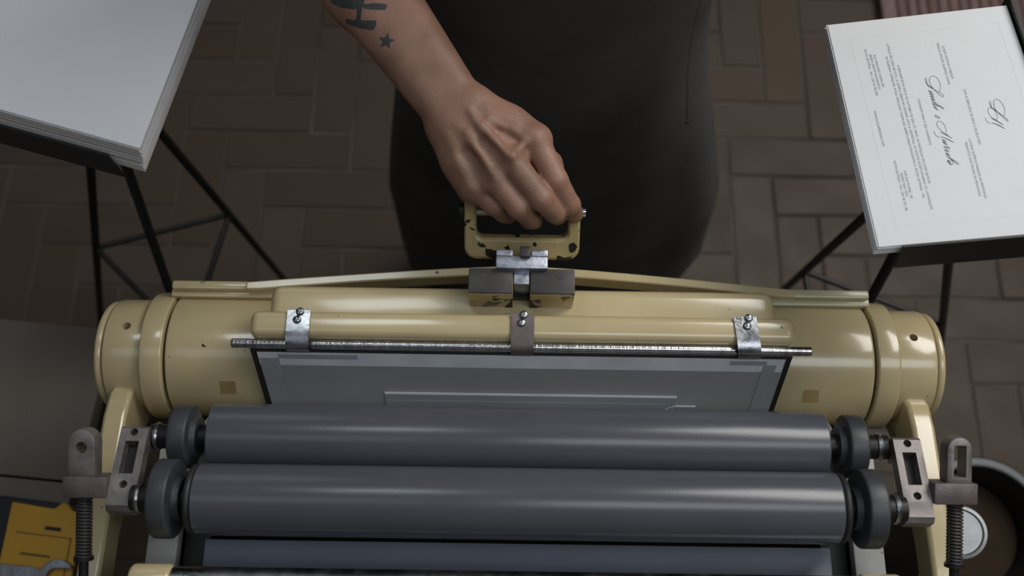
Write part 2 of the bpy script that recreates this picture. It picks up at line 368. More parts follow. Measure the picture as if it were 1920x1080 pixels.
MB().box((CX - .018, .350, 1.02), (CX + .018, .3690, 1.082), .002).build('handle_foot', 'cream_worn', PRESS)
# handle: U-shaped loop with a chrome rod through its ends
hb = Vector((CX, .3745, 1.092)); hdir = Vector((0, .758, .652)).normalized(); hn = Vector((1, 0, 0)).cross(hdir)
hdir = (W(977, 379, .953) - W(977, 462, .968)); hdir.x = 0; HL = hdir.length; hdir.normalize(); hn = Vector((1, 0, 0)).cross(hdir).normalized()
hb = W(977, 462, .968); hb.x = CX
def HP(x, t, n=0): return hb + Vector((x, 0, 0)) + hdir * t + hn * n
def rrect(x0, x1, t0, t1, r, top_r):
    P = []
    for cx, ct, a0, rr in ((x1 - r, t0 + r, -90, r), (x1 - top_r, t1 - top_r, 0, top_r), (x0 + top_r, t1 - top_r, 90, top_r), (x0 + r, t0 + r, 180, r)):
        for k in range(6):
            a = math.radians(a0 + 90 * k / 5); P.append((cx + rr * math.cos(a), ct + rr * math.sin(a)))
    return P
TO = HL + .005
outer = rrect(-.0555, .0555, -.0115, TO, .012, .004)
inner = rrect(-.0440, .0440, .0105, TO - .006, .007, .003)
n = len(outer); hv = []
for nn in (-.0085, .0085):
    hv += [HP(x, t, nn) for x, t in outer] + [HP(x, t, nn) for x, t in inner]
hf = []
for i in range(n):
    j = (i + 1) % n
    hf += [(i, j, n + j, n + i), (2 * n + i, 3 * n + i, 3 * n + j, 2 * n + j), (i, 2 * n + i, 2 * n + j, j), (n + i, n + j, 3 * n + j, 3 * n + i)]
hd = MB().add(hv, hf).build('handle_frame', 'cream_worn', PRESS, 40, bev=.004)
RT = HL * .80
MB().tube([HP(-.0445, RT, .0), HP(.0605, RT, .0)], .0048, 18).build('grip_rod', 'chrome', hd)
MB().tube([HP(-.0605, RT, .0), HP(-.0555, RT, .0)], .0065, 18).build('rod_head', 'iron', hd)
# tympan bar, clips
BY, BZ = .2690, 1.0975
MB().lathe_x(BY, BZ, rnd(CX - .2730, CX + .2745, .0045, .0012), 24).build('tympan_bar', 'rod', PRESS)
MB().box((CX - .256, .2640, 1.080), (CX + .2575, .2700, 1.0935), .001).build('clamp_strip', 'black_void', PRESS)
for ci, (px, sk) in enumerate(((555, .0), (978, 0.), (1403, .006))):
    xc = X(px, .930); hw = .0108
    path = [(.2985, 1.1090), (.285, 1.1096), (.2725, 1.1090), (.2640, 1.1050), (.2622, 1.0980), (.2635, 1.0915)]
    path = [(p.x, p.y) for p in catmull([Vector((a, b, 0)) for a, b in path], 4)]
    vs = []; m = len(path)
    for i, (y, z) in enumerate(path):
        sh = sk * (i / m - .4)
        for xx in (-hw, hw):
            vs.append((xc + xx + sh, y, z)); vs.append((xc + xx + sh, y - .0006 if z < 1.108 else y, z + .0012))
    fs = []
    for i in range(m - 1):
        a = 4 * i; b = a + 4
        fs += [(a, a + 2, b + 2, b), (a + 1, b + 1, b + 3, a + 3), (a, b, b + 1, a + 1), (a + 2, a + 3, b + 3, b + 2)]
    fs += [(0, 1, 3, 2), (4 * m - 4, 4 * m - 2, 4 * m - 1, 4 * m - 3)]
    cl = MB().add(vs, fs).build('bar_clip', 'steel' if ci != 1 else 'brown_steel', PRESS, 50)
    for yy, dx in ((.2970, .001), (.2890, -.001)):
        sc = MB().lathe((xc + dx, yy, 1.1103), (0, 0, 1), [(0, .0040), (.0012, .0040), (.0026, .0032), (.0034, .0015)], 16)
        sc.build('screw', 'steel', cl)
# tympan plate and what is fixed to it
T0 = Vector((CX, .2646, 1.0925)); TD = Vector((0, -.375, -.927)).normalized(); TN = Vector((0, -TD.z * -1, 0)); TN = Vector((1, 0, 0)).cross(TD); TN = -TN if TN.z < 0 else TN
def TP(x, s, n=0): return T0 + Vector((x, 0, 0)) + TD * s + TN * n
def tslab(x0, x1, s0, s1, n0, n1):
    vs = [TP(x, s, nn) for nn in (n0, n1) for x, s in ((x0, s0), (x1, s0), (x1, s1), (x0, s1))]
    return MB().add(vs, [(3, 2, 1, 0), (4, 5, 6, 7), (0, 1, 5, 4), (1, 2, 6, 5), (2, 3, 7, 6), (3, 0, 4, 7)])
tp = tslab(-.2565, .2580, .0, .20, -.007, -.0006).build('tympan_plate', 'black_void', PRESS, 0)
tslab(-.2505, .2525, .004, .20, -.0006, 0).build('tympan_sheet', 'tympan', tp, 0)
tslab(-.2505, .2515, .004, .0231, .0, .0004).build('top_tape', 'tape', tp, 0)
for x0, x1 in ((-.2495, -.2310), (.2325, .2450)): tslab(x0, x1, .012, .20, .0002, .0006).build('side_tape', 'tape_dark', tp, 0)
for x0, x1 in ((-.231, -.155), (.200, .2350)): tslab(x0, x1, .006, .0125, .0004, .0008).build('overlap_tape', 'tape_dark', tp, 0)
pc = tslab(-.1340, .1565, .0655, .20, .0004, .0022).build('packing_card', 'tympan_card', tp, 0)
tslab(-.1340, .1565, .0640, .0656, .0004, .0027).build('card_edge', 'white_edge', pc, 0)
tslab(-.1340, .1465, .0755, .20, .0022, .0026).build('card_overlay', 'tympan_card', pc, 0)
fq = tslab(0, 1, 0, 1, 0, 1).f
g1 = tslab(.154, .177, .0790, .0797, .001, .003); g1.add(tslab(.154, .174, .0945, .0965, .001, .003).v, fq); g1.add(tslab(.1535, .1545, .079, .0965, .001, .003).v, fq)
g1.add([TP(.1460, .0850, .001), TP(.1470, .0850, .003), TP(.1545, .0790, .003), TP(.1535, .0790, .001)], [(0, 1, 2, 3)])
g1.build('gauge_pin', 'white_edge', tp, 0)
# rollers
RLS = [.2805, .2795, .2905]
ROLL_AX = [(.1815, 1.0865), (.1215, 1.1120)]
for i, (y, z) in enumerate(ROLL_AX):
    c = CX - .0015; R = .0310; RL = RLS[i]
    ro = MB().lathe_x(y, z, rnd(c - RL, c + RL, R, .0015), 96).build('form_roller', 'rubber', PRESS)
    if i == 1:
        for s in (-1, 1): MB().lathe_x(y, z, rnd(c + s * (RL + .0003), c + s * (RL + .0068), R - .0005, .003), 64).build('end_ring', 'black_rubber', ro)
    MB().lathe_x(y, z, [(c - .3385, .0112), (c + .3405, .0112)] if i < 2 else [(c - .34, .010), (c + .34, .010)], 32).build('axle', 'iron', ro)
    if i == 2: continue
    for s in (-1, 1):
        Rw = .0290 if i == 0 else .0345
        prof = [(c + s * .2935, .013), (c + s * .2935, .018), (c + s * .2985, .0195)] + rnd(c + s * .2990, c + s * .3165, Rw, .0025) + [(c + s * .3165, .017), (c + s * .3195, .016), (c + s * .3195, .013)]
        MB().lathe_x(y, z, prof, 64).build('roller_wheel', 'wheel', ro)
        MB().lathe_x(y, z, [(c + s * .330, .0125), (c + s * .332, .0132), (c + s * .334, .0125)], 32).build('collar', 'steel', ro)
MB().box((CX - .2935, -.06, 1.020), (CX + .2935, .0945, 1.040), .0015).build('ink_slab', 'slab', PRESS)
# saddles that join the roller ends, with hook and spring
S0 = Vector((0, .1880, 1.1030)); S1 = Vector((0, .1110, 1.1160)); SD = (S1 - S0).normalized(); SN = Vector((0, -SD.z, SD.y)); SN = -SN if SN.z < 0 else SN; SLn = (S1 - S0).length
for s in (-1, 1):
    x0 = CX + .001 + s * .3385; x1 = x0 + s * .0250
    def SP(x, t, n): return Vector((x, 0, 0)) + S0 + SD * t + SN * n
    prof = [(0, -.018), (0, -.003), (.003, 0), (SLn - .016, 0), (SLn - .013, -.0015), (SLn - .004, -.0015), (SLn, -.006), (SLn, -.018), (SLn - .006, -.024), (SLn - .020, -.022), (SLn - .022, -.012), (.02, -.012), (.018, -.022)]
    sd = MB().prism([SP(x0, t, nn) for t, nn in prof], (x1 - x0, 0, 0)).build('roller_saddle', 'saddle', PRESS, 30)
    xm = (x0 + x1) / 2; k = MB()
    k.add([SP(xm + dx, t, nn) for nn in (-.04, .01) for dx, t in ((-.0062, .0150), (.0062, .0150), (.0062, .0455), (-.0062, .0455))], [(3, 2, 1, 0), (4, 5, 6, 7), (0, 1, 5, 4), (1, 2, 6, 5), (2, 3, 7, 6), (3, 0, 4, 7)])
    h1 = MB().lathe(SP(xm, .0065, -.006), SN, [(0, .0036), (.02, .0036)], 18); h2 = MB().lathe(SP(xm,   .0555, -.009), SN, [(0, .0036), (.02, .0036)], 18)
    cut(sd, k, h1, h2)
    for t in (.0065, .0555): MB().lathe(SP(xm, t, -.0057), SN, [(0, .0034), (.0008, .0034)], 14).build('hole_bottom', 'black_void', sd)
    MB().add([SP(xm + dx, t, nn) for nn in (-.0120, -.0105) for dx, t in ((-.0063, .0155), (.0063, .0155), (.0063, .0450), (-.0063, .0450))], [(3, 2, 1, 0), (4, 5, 6, 7), (0, 1, 5, 4), (1, 2, 6, 5), (2, 3, 7, 6), (3, 0, 4, 7)]).build('slot_dark', 'black_void', sd)  # black slab under the open slot, its shade put into the colour
    # hook eye, lug and spring
    pe = 160 if s < 0 else 1792
    ye = 845 if s < 0 else 858
    ec = W(pe, ye, .885); dn = -_u0
    q = Matrix.Identity(3)
    ew = .0126 if s < 0 else .0115
    P2 = []
    for kk in range(13):
        a = math.pi * kk / 12; P2.append((ew * math.cos(a), .008 + ew * math.sin(a)))
    P2 += [(-ew, -.022), (ew, -.022)]
    ey = MB().prism([ec + Vector((a, 0, 0)) + _u0 * b + fw * .009 for a, b in P2], -fw * .018).build('hook_eye', 'saddle', PRESS, 30, bev=.003)
    if s < 0: cut(ey, MB().lathe(ec + _u0 * .004 + fw * .03, -fw, [(0, .0052), (.06, .0052)], 24))
    else: cut(ey, MB().box(Vector((-.0055, -.016, -.03)), Vector((.0055, .012, .03)), mx=Matrix.Translation(ec) @ Matrix(((1, 0, 0), (0, _u0.y, -fw.y), (0, _u0.z, -fw.z))).to_4x4()))
    lc = ec + dn * .0305
    mm = Matrix.Translation(lc) @ Matrix(((1, 0, 0), (0, _u0.y, -fw.y), (0, _u0.z, -fw.z))).to_4x4()
    inn = abs(lc.x - x1) - .0002
    lo = (-inn, -.0095, -.011) if s > 0 else (-.0155, -.0095, -.011); hi = (.0155, .0095, .011) if s > 0 else (inn, .0095, .011)
    lg = MB().box(lo, hi, .0015, mx=mm).build('hook_lug', 'brown_steel', ey)
    sp0 = lc + dn * .0095; LS = .054
    MB().tube([sp0, sp0 + dn * (LS + .04)], .0042, 12).build('hook_rod', 'iron', ey)
    hel = []
    for kk in range(18 * 12 + 1):
        a = 2 * math.pi * kk / 12; hel.append(sp0 + dn * (LS * kk / 216) + Vector((1, 0, 0)) * .0062 * math.cos(a) + fw * .0062 * math.sin(a))
    MB().tube(hel, .0011, 6).build('spring', 'dark_steel', ey)
    MB().lathe(sp0 + dn * LS, dn, [(0, .0085), (.003, .0085)], 20).build('spring_seat', 'iron', ey)
# pale rails under the wheels and inner cream cheek
for s in (-1, 1):
    c = CX - .0015
    MB().box((c + s * .3440 - .0150, -.03, .988), (c + s * .3440 + .0150, .205, 1.003), .002).build('roller_rail', 'rail', PRESS)
    MB().box((c + s * .3155 - .0130, .1185, .96), (c + s * .3155 + .0130, .214, 1.008), .003).build('cream_cheek', 'cream', PRESS)
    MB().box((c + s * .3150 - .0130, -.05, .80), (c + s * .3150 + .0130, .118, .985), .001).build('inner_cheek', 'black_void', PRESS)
# front rod with cream knobs
c = CX - .0015; FYr, FZr = .0520, 1.1010
fr = MB().lathe_x(FYr, FZr, [(c - .297, .0130), (c + .297, .0130)], 32).build('front_rod', 'steel', PRESS)
for s in (-1, 1):
    MB().lathe_x(FYr, FZr, rnd(c + s * .2972, c + s * .3335, .0150, .004), 40).build('rod_knob', 'cream', fr)
    MB().box((c + s * .324 - .005, FYr - .01, 1.0), (c + s * .324 + .005, FYr + .008, FZr - .008), .002).build('rod_post', 'iron', fr)
# chrome knob on the right
kc = W(1800, 998, .985); kd = (CAM - kc + Vector((.30, -.05, 0))).normalized()
kn = MB().lathe(kc, kd, [(-.052, .019), (-.050, .0205), (-.030, .0215), (-.014, .0262), (-.004, .0272), (.001, .0255), (.0015, .0225), (-.0010, .0212), (-.0010, .001)], 48).build('chrome_knob', 'knob', PRESS, 50)
MB().tube([kc - kd * .040, W(1738, 1095, .985)], [.0100, .0100], 18).build('knob_lever', 'chrome', kn)
MB().tube([kc - kd * .050, Vector((CX + .410, .06, 1.0))], [.012, .012], 18).build('knob_stem', 'chrome', kn)

# ------------------------------------------------------------------ paper stands
def stand(name, label, apex, nodes, zr, tray):
    """tripod: three legs from one apex to the floor with a triangle of braces"""
    A = apex; R3 = [WZ(px, py, zr) for px, py in nodes]
    st = root(name, (A.x, A.y, 0), label, 'stand')
    feet = [A + (q - A) * (A.z / (A.z - q.z)) for q in R3]
    for ft in feet:
        lg = MB().tube([A, ft + (A - ft).normalized() * .006], .0062, 14).build('leg', 'stand', st)
        MB().lathe((ft.x, ft.y, 0), (0, 0, 1), [(0, .010), (.004, .010), (.010, .0075)], 16).build('foot', 'black_rubber', lg)
    for i in range(3): MB().tube([R3[i], R3[(i + 1) % 3]], .0046, 12).build('brace', 'stand', st)
    return st
class Pad:
    """flat stack lying in the plane of a tray"""
    def __init__(s, corner, e1, e2):
        s.o = corner; s.e1 = Vector(e1).normalized(); e2 = Vector(e2); s.e2 = (e2 - s.e1 * e2.dot(s.e1)).normalized(); s.n = s.e1.cross(s.e2); s.n = -s.n if s.n.z < 0 else s.n
    def P(s, a, b, h=0): return s.o + s.e1 * a + s.e2 * b + s.n * h
    def slab(s, a0, a1, b0, b1, h0, h1):
        vs = [s.P(a, b, h) for h in (h0, h1) for a, b in ((a0, b0), (a1, b0), (a1, b1), (a0, b1))]
        return MB().add(vs, [(3, 2, 1, 0), (4, 5, 6, 7), (0, 1, 5, 4), (1, 2, 6, 5), (2, 3, 7, 6), (3, 0, 4, 7)])
    def uv(s, px, py, h=0):
        p = on_plane(px, py, s.o + s.n * h, s.n) - s.o; return p.dot(s.e1), p.dot(s.e2)
def embossed(pad, a0, a1, b0, b1, h, m):
    """sheet whose middle is pressed in a little: slab + raised border"""
    pass
# right: printed invitations.  e1 runs along the card's long foot edge (image top to bottom), e2 towards the head of the card
A0 = W(1552, 47, .955)
RP = Pad(A0, Vector((.0375, -.989, .1434)), Vector((.9893, .057, .1346)))
la, _ = RP.uv(1648, 463); _, lb = RP.uv(1887, 10)
NS = 13; TH = .00085
for i in range(NS):
    h1 = -i * TH; j1 = random.uniform(-.0012, .0012) if i else 0; j2 = random.uniform(-.0012, .0008) - (.0002 * i) if i else 0
    s = RP.slab(j1, la + j1, j2, lb + j2, h1 - TH * .93, h1)
    o = s.build('invitation_card', 'paper', None, 0, loc=RP.P(la / 2, lb / 2, h1))
    if i == 0:
        TOP = o
        tag(o, 'top printed invitation card with grey script on the right stand', 'card', 'invitation cards on the right stand')
    else: tag(o, 'thick white card under the printed top card on the right stand', 'card', 'invitation cards on the right stand')
# plate mark: a thin pressed-in border line on the top card
m0, n0 = RP.uv(1592, 70); m1, n1 = RP.uv(1681, 424)
mk = MB(); wv = .0006
a0, a1, b0 = (m0 + .004), la - .017, (n0 + n1) / 2; b1 = lb - .012
a0 = RP.uv(1592, 72)[0]; a1 = RP.uv(1680, 424)[0]
for q in ((a0, a1, b0, b0 + wv), (a0, a1, b1 - wv, b1), (a0, a0 + wv, b0, b1), (a1 - wv, a1, b0, b1)):
    t = RP.slab(*q, 0, .00012); mk.add(t.v, t.f)
mk.build('plate_mark', 'paper', TOP, 0)
def text_line(txt, p0, p1, cap=4.1):
    cu_ = bpy.data.curves.new('txt', 'FONT'); cu_.body = txt; cu_.size = 1; cu_.space_character = 1.12; cu_.resolution_u = 2
    to = bpy.data.objects.new('txt', cu_); COL.objects.link(to); bpy.context.view_layer.update()
    me = bpy.data.meshes.new_from_object(to.evaluated_get(bpy.context.evaluated_depsgraph_get()))
    bpy.data.objects.remove(to); bpy.data.curves.remove(cu_)
    vs = [v.co.copy() for v in me.vertices]; fs = [tuple(p.vertices) for p in me.polygons]; bpy.data.meshes.remove(me)
    wdt = max(v.x for v in vs); q0 = Vector(RP.uv(*p0)); q1 = Vector(RP.uv(*p1)); d = q1 - q0; L = d.length
    sx = L / wdt; sy = cap / FPX * .95 / .70
    mb = MB()
    mb.add([RP.P(q0.x + d.x * v.x / wdt, q0.y + d.y * v.x / wdt + (v.y - .35) * sy, .00012) for v in vs], fs)
    o = mb.build('printed_text', 'ink_light', TOP, 0)
    return o
for txt, p0, p1 in (
    ("PATOS DE MINAS - MG | CEP 38 700 000", (1622, 92.5), (1644.5, 179)),
    ("BAIRRO JARDIM PANOR\u00c2MICO", (1632, 102.5), (1649.5, 167.5)),
    ("RUA VIRGULINO CUNHA, 850", (1639.5, 103), (1656.5, 163)),
    ("NA FAZENDA CAMPESTRE, \u00c0 RUA VIRGULINO CUNHA 850, BAIRRO JARDIM PANOR\u00c2MICO, PATOS DE MINAS - MG", (1662, 106), (1732, 371)),
    ("\u00c0 PRA\u00c7A S\u00c3O JO\u00c3O BATISTA, 15, BAIRRO SEBASTI\u00c3O AMORIM. AP\u00d3S A CERIM\u00d4NIA, OS NOIVOS RECEPCIONAR\u00c3O OS CONVIDADOS", (1664, 82.5), (1747, 392.5)),
    ("A REALIZAR-SE NO DIA 01 DE OUTUBRO DE 2022, \u00c0S 16H30, NA PAR\u00d3QUIA S\u00c3O JO\u00c3O BATISTA", (1684, 122), (1743, 344)),
    ("CONVIDAM PARA O SEU CASAMENTO", (1722, 185), (1745, 272)),
    ("WWW.LUCILAEMARCELO.COM", (1640, 208), (1657, 274)),
    ("RUA DAS FLORES, 190", (1696.7, 320), (1709.5, 372)),
    ("BAIRRO BOA VISTA", (1690, 324.7), (1701, 369)),
    ("PATOS DE MINAS - MG | CEP 38 705 188", (1677, 301.7), (1700, 394.7)),
    ("VIRG\u00cdLIO AFONSO QUEIROZ CUNHA", (1757.5, 80), (1780, 158.7)),
    ("CLEIDE CRISTINA D'ABADIA", (1768, 86), (1786.7, 148)),
    ("COM AS B\u00caN\u00c7\u00c3OS DE DEUS E DE SEUS PAIS", (1808, 166.7), (1837.5, 271)),
    ("LUCIANA QUEIROZ MARQUES DE MENDON\u00c7A", (1818, 260), (1848.7, 372)),
    ("FRANCISCO DIAS MOURA DE MENDON\u00c7A", (1811, 266), (1838, 368))):
    text_line(txt, p0, p1)
def script(name, strokes, org, sc):
    """handwritten lettering as ribbons of swelling width (px) on the card"""
    mb = MB()
    for pts, w0, wm, closed in strokes:
        q = catmull([Vector((*RP.uv(org[0] + x / sc, org[1] + y / sc), 0)) for x, y in pts], 7); m = len(q); vs = []
        for i, p in enumerate(q):
            t = (q[min(i + 1, m - 1)] - q[max(i - 1, 0)]).normalized(); nn = Vector((-t.y, t.x, 0))
            w = (w0 + (wm - w0) * math.sin(math.pi * i / (m - 1))) / FPX * .95 / 2
            for s_ in (-1, 1): v = p + nn * w * s_; vs.append(RP.P(v.x, v.y, .00014))
        mb.add(vs, [(2 * i, 2 * i + 1, 2 * i + 3, 2 * i + 2) for i in range(m - 1)])
    return mb.build(name, 'ink', TOP, 0)
H = .55
S1 = [([(330, 290), (341, 240), (335, 190), (310, 145), (270, 122), (242, 130), (230, 165), (238, 205), (265, 245), (310, 290), (345, 322), (368, 333), (373, 318), (350, 298), (310, 276), (270, 256)], H, .85, 0),
      ([(300, 272), (262, 248), (225, 225), (202, 195), (190, 168)], H, 1.9, 0), ([(190, 168), (184, 148), (193, 141), (202, 156), (203, 182), (196, 196)], H, .6, 0)]
def let(a, b, w=1.5): return ([a, ((a[0] + b[0]) / 2, (a[1] + b[1]) / 2 - 2), b], .7, w, 0)
thick = [((218, 268), (264, 291)), ((227, 294), (276, 319)), ((234, 322), (284, 346)), ((241, 349), (292, 373)), ((249, 374), (372, 458)), ((258, 400), (312, 432)), ((268, 430), (320, 472)),
         ((286, 517), (340, 550)), ((338, 688), (462, 754)), ((345, 733), (482, 796)), ((355, 764), (404, 790)), ((362, 788), (412, 817)), ((372, 834), (440, 859)), ((380, 868), (432, 890)), ((390, 904), (440, 931)), ((402, 934), (522, 1020)), ((412, 974), (452, 1020))]
S1 += [let(a, b) for a, b in thick]
for i in (0, 1, 2, 3, 5, 10, 11, 12, 13, 14):
    a = thick[i][0]; b = thick[i + 1][1] if i not in (3,) else (300, 400); S1.append(([a, ((a[0] + b[0]) / 2 + 3, (a[1] + b[1]) / 2 + 3), b], .45, .55, 0))
S1 += [([(372, 458), (375, 448), (350, 430), (300, 405)], .45, .6, 0), ([(522, 1020), (528, 1006), (500, 985), (450, 960)], .45, .6, 0), ([(312, 392), (316, 396)], 1., 1.4, 0),
       ([(286, 517), (290, 536), (312, 548), (335, 552)], .45, .6, 0), ([(276, 680), (285, 708), (305, 731), (338, 746)], .6, .8, 0),
       ([(400, 700), (396, 652), (376, 611), (346, 585), (319, 581), (306, 599), (312, 630), (336, 662), (372, 692), (420, 722)], .5, .8, 0),
       ([(432, 980), (456, 985), (468, 1005), (455, 1021), (428, 1008), (412, 985), (420, 974), (440, 990)], .5, .9, 0)]
script('script_names', S1, (1700, 120), 5.4)
S2 = [([(850, 955), (863, 900), (855, 850), (825, 795), (785, 762), (750, 764), (739, 800), (750, 850), (780, 900), (830, 945), (890, 1002), (897, 990), (860, 955), (800, 915)], H, .85, 0),
      ([(820, 925), (775, 895), (735, 866), (706, 838), (692, 805)], H, 1.8, 0), ([(692, 805), (688, 783), (698, 778), (710, 795), (712, 830)], H, .6, 0),
      ([(775, 990), (779, 950), (760, 898), (725, 862), (690, 855), (674, 880), (685, 922), (720, 962), (775, 992)], H, .8, 0),
      ([(644, 962), (655, 997), (682, 1022), (716, 1032)], .55, .75, 0), ([(706, 968), (778, 1004), (850, 1048)], .7, 1.8, 0), ([(718, 1018), (790, 1048), (865, 1088)], .7, 1.8, 0)]
script('script_monogram', S2, (1740, 60), 6.0)
# the stand that carries them
apx = W(1815, 205, 1.02)
SR = stand('paper_stand', 'black wire tripod stand under the printed invitation cards', RP.P(*RP.uv(1815, 215), -NS * TH - .010), [(1508, 509), (1767, 608), (1545, 722)], .52, None)
HB = -NS * TH - .0008
ba, bb = RP.uv(1684, 470)
RP.slab(.006, la + .004, .035, lb + .012, HB - .003, HB).build('tray', 'stand', SR, 0)
RP.slab(la + .0022, la + .0045, .018, lb + .012, HB - .020, .004).build('front_lip', 'stand', SR, 0)
RP.slab(-.012, la + .004, lb + .0022, lb + .0045, HB - .003, .006).build('side_lip', 'stand', SR, 0)
MB().lathe(RP.P(*RP.uv(1815, 215), HB - .012), RP.n, [(0, .018), (.0088, .018)], 24).build('hub_plate', 'stand', SR)
# left: stack of blank sheets.  e1 runs away from the camera along the right edge, e2 towards the left
B0 = W(262, 278, .955)
LP = Pad(B0, Vector((.1716, .9837, -.0541)), Vector((-.9574, .1794, .2264)))
lw = .30; ll = .235
NL = 56; TL = .0009
for i in range(NL):
    h1 = -i * TL; j1 = random.uniform(-.0012, .0012) if i else 0; j2 = random.uniform(-.0008, .0008) - .00004 * i if i else 0
    if i > 30: j2 += .0015
    s = LP.slab(j1, ll + j1, j2, lw + j2, h1 - TL * .92, h1)
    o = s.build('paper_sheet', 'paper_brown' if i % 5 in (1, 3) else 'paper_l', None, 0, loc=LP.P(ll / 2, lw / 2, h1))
    if i == 0:
        LT = o; tag(o, 'blank white top sheet with pressed border on the left stack', 'paper sheet', 'paper sheets on the left stand')
    else: tag(o, 'white sheet inside the thick blank stack on the left stand', 'paper sheet', 'paper sheets on the left stand')
mk = MB()
_, q1 = LP.uv(238, 238); q1 = .0175; q2 = LP.uv(20, 48)[1]
for q in ((.020, ll - .02, q1, q1 + wv), (.020, ll - .02, q2, q2 + wv)):
    LP.slab(*q, 0, .00025).build('plate_mark', 'paper_l', LT, 0)
HB = -NL * TL - .0008
SL = stand('paper_stand', 'black wire tripod stand under the thick blank paper stack', LP.P(*LP.uv(136, 8), HB - .010), [(430, 402), (180, 465), (352, 640)], .52, None)
LP.slab(-.006, ll + .004, .028, lw + .004, HB - .003, HB).build('tray', 'stand', SL, 0)
lipv = [LP.P(-.0062, b, h) for b, h in ((.020, HB - .012), (.032, -.024), (lw + .004, -.024), (lw + .004, HB - .012))]
MB().prism(lipv, LP.e1 * .0025).build('front_lip', 'stand', SL, 0)
MB().lathe(LP.P(*LP.uv(136, 8), HB - .012), LP.n, [(0, .018), (.0088, .018)], 24).build('hub_plate', 'stand', SL)

# ------------------------------------------------------------------ workbench, tool case and wrench on the left
ZB = .70
b0 = WZ(0, 597, ZB); b1 = WZ(190, 615, ZB); bx = (b1 - b0); bx.z = 0; bx.normalize(); byd = Vector((bx.y, -bx.x, 0))      # byd points to the camera
bd = root('workbench', b1 + byd * .4 - Vector((0, 0, ZB)), 'low workbench with speckled grey board top left of the press', 'bench')
def bslab(u0, u1, v0, v1, z0, z1, bev=0.):
    mx = Matrix.Translation(b0) @ Matrix(((bx.x, -byd.x, 0, 0), (bx.y, -byd.y, 0, 0), (0, 0, 1, -ZB), (0, 0, 0, 1)))
    return MB().box((u0, -v1, z0), (u1, -v0, z1), bev, 2, mx)
v1 = (WZ(0, 891, ZB) - b0).dot(byd)
bslab(-.55, .158, 0, v1 - .0012, ZB - .025, ZB, .002).build('top_board', 'bench', bd)
bslab(-.55, .155, v1 + .0012, v1 + .34, ZB - .026, ZB - .001, .002).build('top_board', 'bench', bd)
bslab(-.53, .14, .03, v1 + .30, ZB - .09, ZB - .0265).build('apron_rail', 'bench_edge', bd, 0)
for uu in (-.52, .09):
    for vv in (.04, v1 + .25): bslab(uu, uu + .045, vv, vv + .045, 0, ZB - .09, .002).build('leg', 'bench_edge', bd)
ZC = ZB + .045
c0 = WZ(22, 940, ZC); c1 = WZ(157, 957, ZC); cx_ = c1 - c0; wc = cx_.length; cx_.normalize(); cy_ = Vector((cx_.y, -cx_.x, 0)); cl_ = WZ(-4, 1060, ZC) - c0
tcs = root('tool_case', (c0.x, c0.y, ZB - .001), 'yellow and black plastic tool case lying on the workbench', 'tool case')
sk = cl_.dot(cx_) / cl_.dot(cy_)
def CP(u, v, z): return c0 + cx_ * (u + sk * v) + cy_ * v + Vector((0, 0, z - ZC))
def cpr(pts, z0, z1): return MB().prism([CP(u, v, z0) for u, v in pts], (0, 0, z1 - z0))
cpr([(-.12, -.006), (wc + .012, -.006), (wc + .012, .19), (-.12, .19)], ZB - .0008, ZC - .008).build('case_body', 'case_black', tcs, 30, bev=.003)
bumps = [(.0, .0), (.045, .002)] + [(.055 + .022 * k / 6, .002 - .0085 * math.sin(math.pi * k / 6)) for k in range(7)] + [(wc - .003, .002), (wc, .006), (wc, .18), (.0, .18)]
ld = cpr(bumps, ZC - .008, ZC).build('yellow_lid', 'yellow', tcs, 30, bev=.002)
cpr([(.048, .024), (.068, .024), (.068, .0285), (.048, .0285)], ZC, ZC + .0004).build('slot', 'black_void', ld, 0)  # flat black strip on the lid, slot darkness put into the colour
pn = cpr([(.014, .036), (wc - .010, .036), (wc - .010, .170), (.014, .170)], ZC, ZC + .0008).build('raised_panel', 'yellow', ld, 30, bev=.0006)
for q in ([(.013, .0345), (wc - .008, .0345), (wc - .008, .0360), (.013, .0360)], [(wc - .0095, .0345), (wc - .008, .0345), (wc - .008, .17), (wc - .0095, .17)]): cpr(q, ZC, ZC + .0004).build('panel_groove_shade', 'yellow_groove_shade', ld, 0)
for vv in (.058, .082): cpr([(.024, vv), (wc - .030, vv), (wc - .030, vv + .003), (.024, vv + .003)], ZC + .0008, ZC + .0012).build('groove_shade', 'yellow_groove_shade', ld, 0)
# open-ended wrench resting on the case
ZW = ZC + .0011
hc = WZ(104, 1083, ZW + .006); wdv = Vector((-1, .10, 0)).normalized(); wpv = Vector((-wdv.y, wdv.x, 0))
wpv = wpv if wpv.y > 0 else -wpv
pts = []
jaw = math.radians(20)
R_ = .0215
for k in range(25):
    a = math.radians(-58 + 316 * k / 24) ; pts.append((R_ * math.cos(a), R_ * 1.05 * math.sin(a)))
pts = []
for k in range(20):   # head outline, opening towards +x, tilted
    a = math.radians(35 + 125 * k / 19); pts.append((R_ * math.cos(a), R_ * math.sin(a)))
pts += [(-.034, .0095), (-.06, .0085), (-.17, .0085), (-.17, -.0085), (-.06, -.0085), (-.034, -.0095)]
for k in range(20):
    a = math.radians(200 + 105 * k / 19); pts.append((R_ * math.cos(a), R_ * math.sin(a)))
for k in range(9):
    a = math.radians(-70 - 170 * k / 8) if False else math.radians(285 - 200 * k / 8)
    pts.append((-.001 + .0105 * math.cos(a), .0105 * math.sin(a)))
rt = Matrix.Rotation(math.radians(-38), 2)
wpts = []
for i_, (a, b) in enumerate(pts): wpts.append(hc - wdv * a + wpv * b)
wr = MB().prism([Vector((p.x, p.y, ZW)) for p in wpts], (0, 0, .0075)).build('open_wrench', 'wrench', None, 30, bev=.0012, loc=(hc.x, hc.y, ZW))
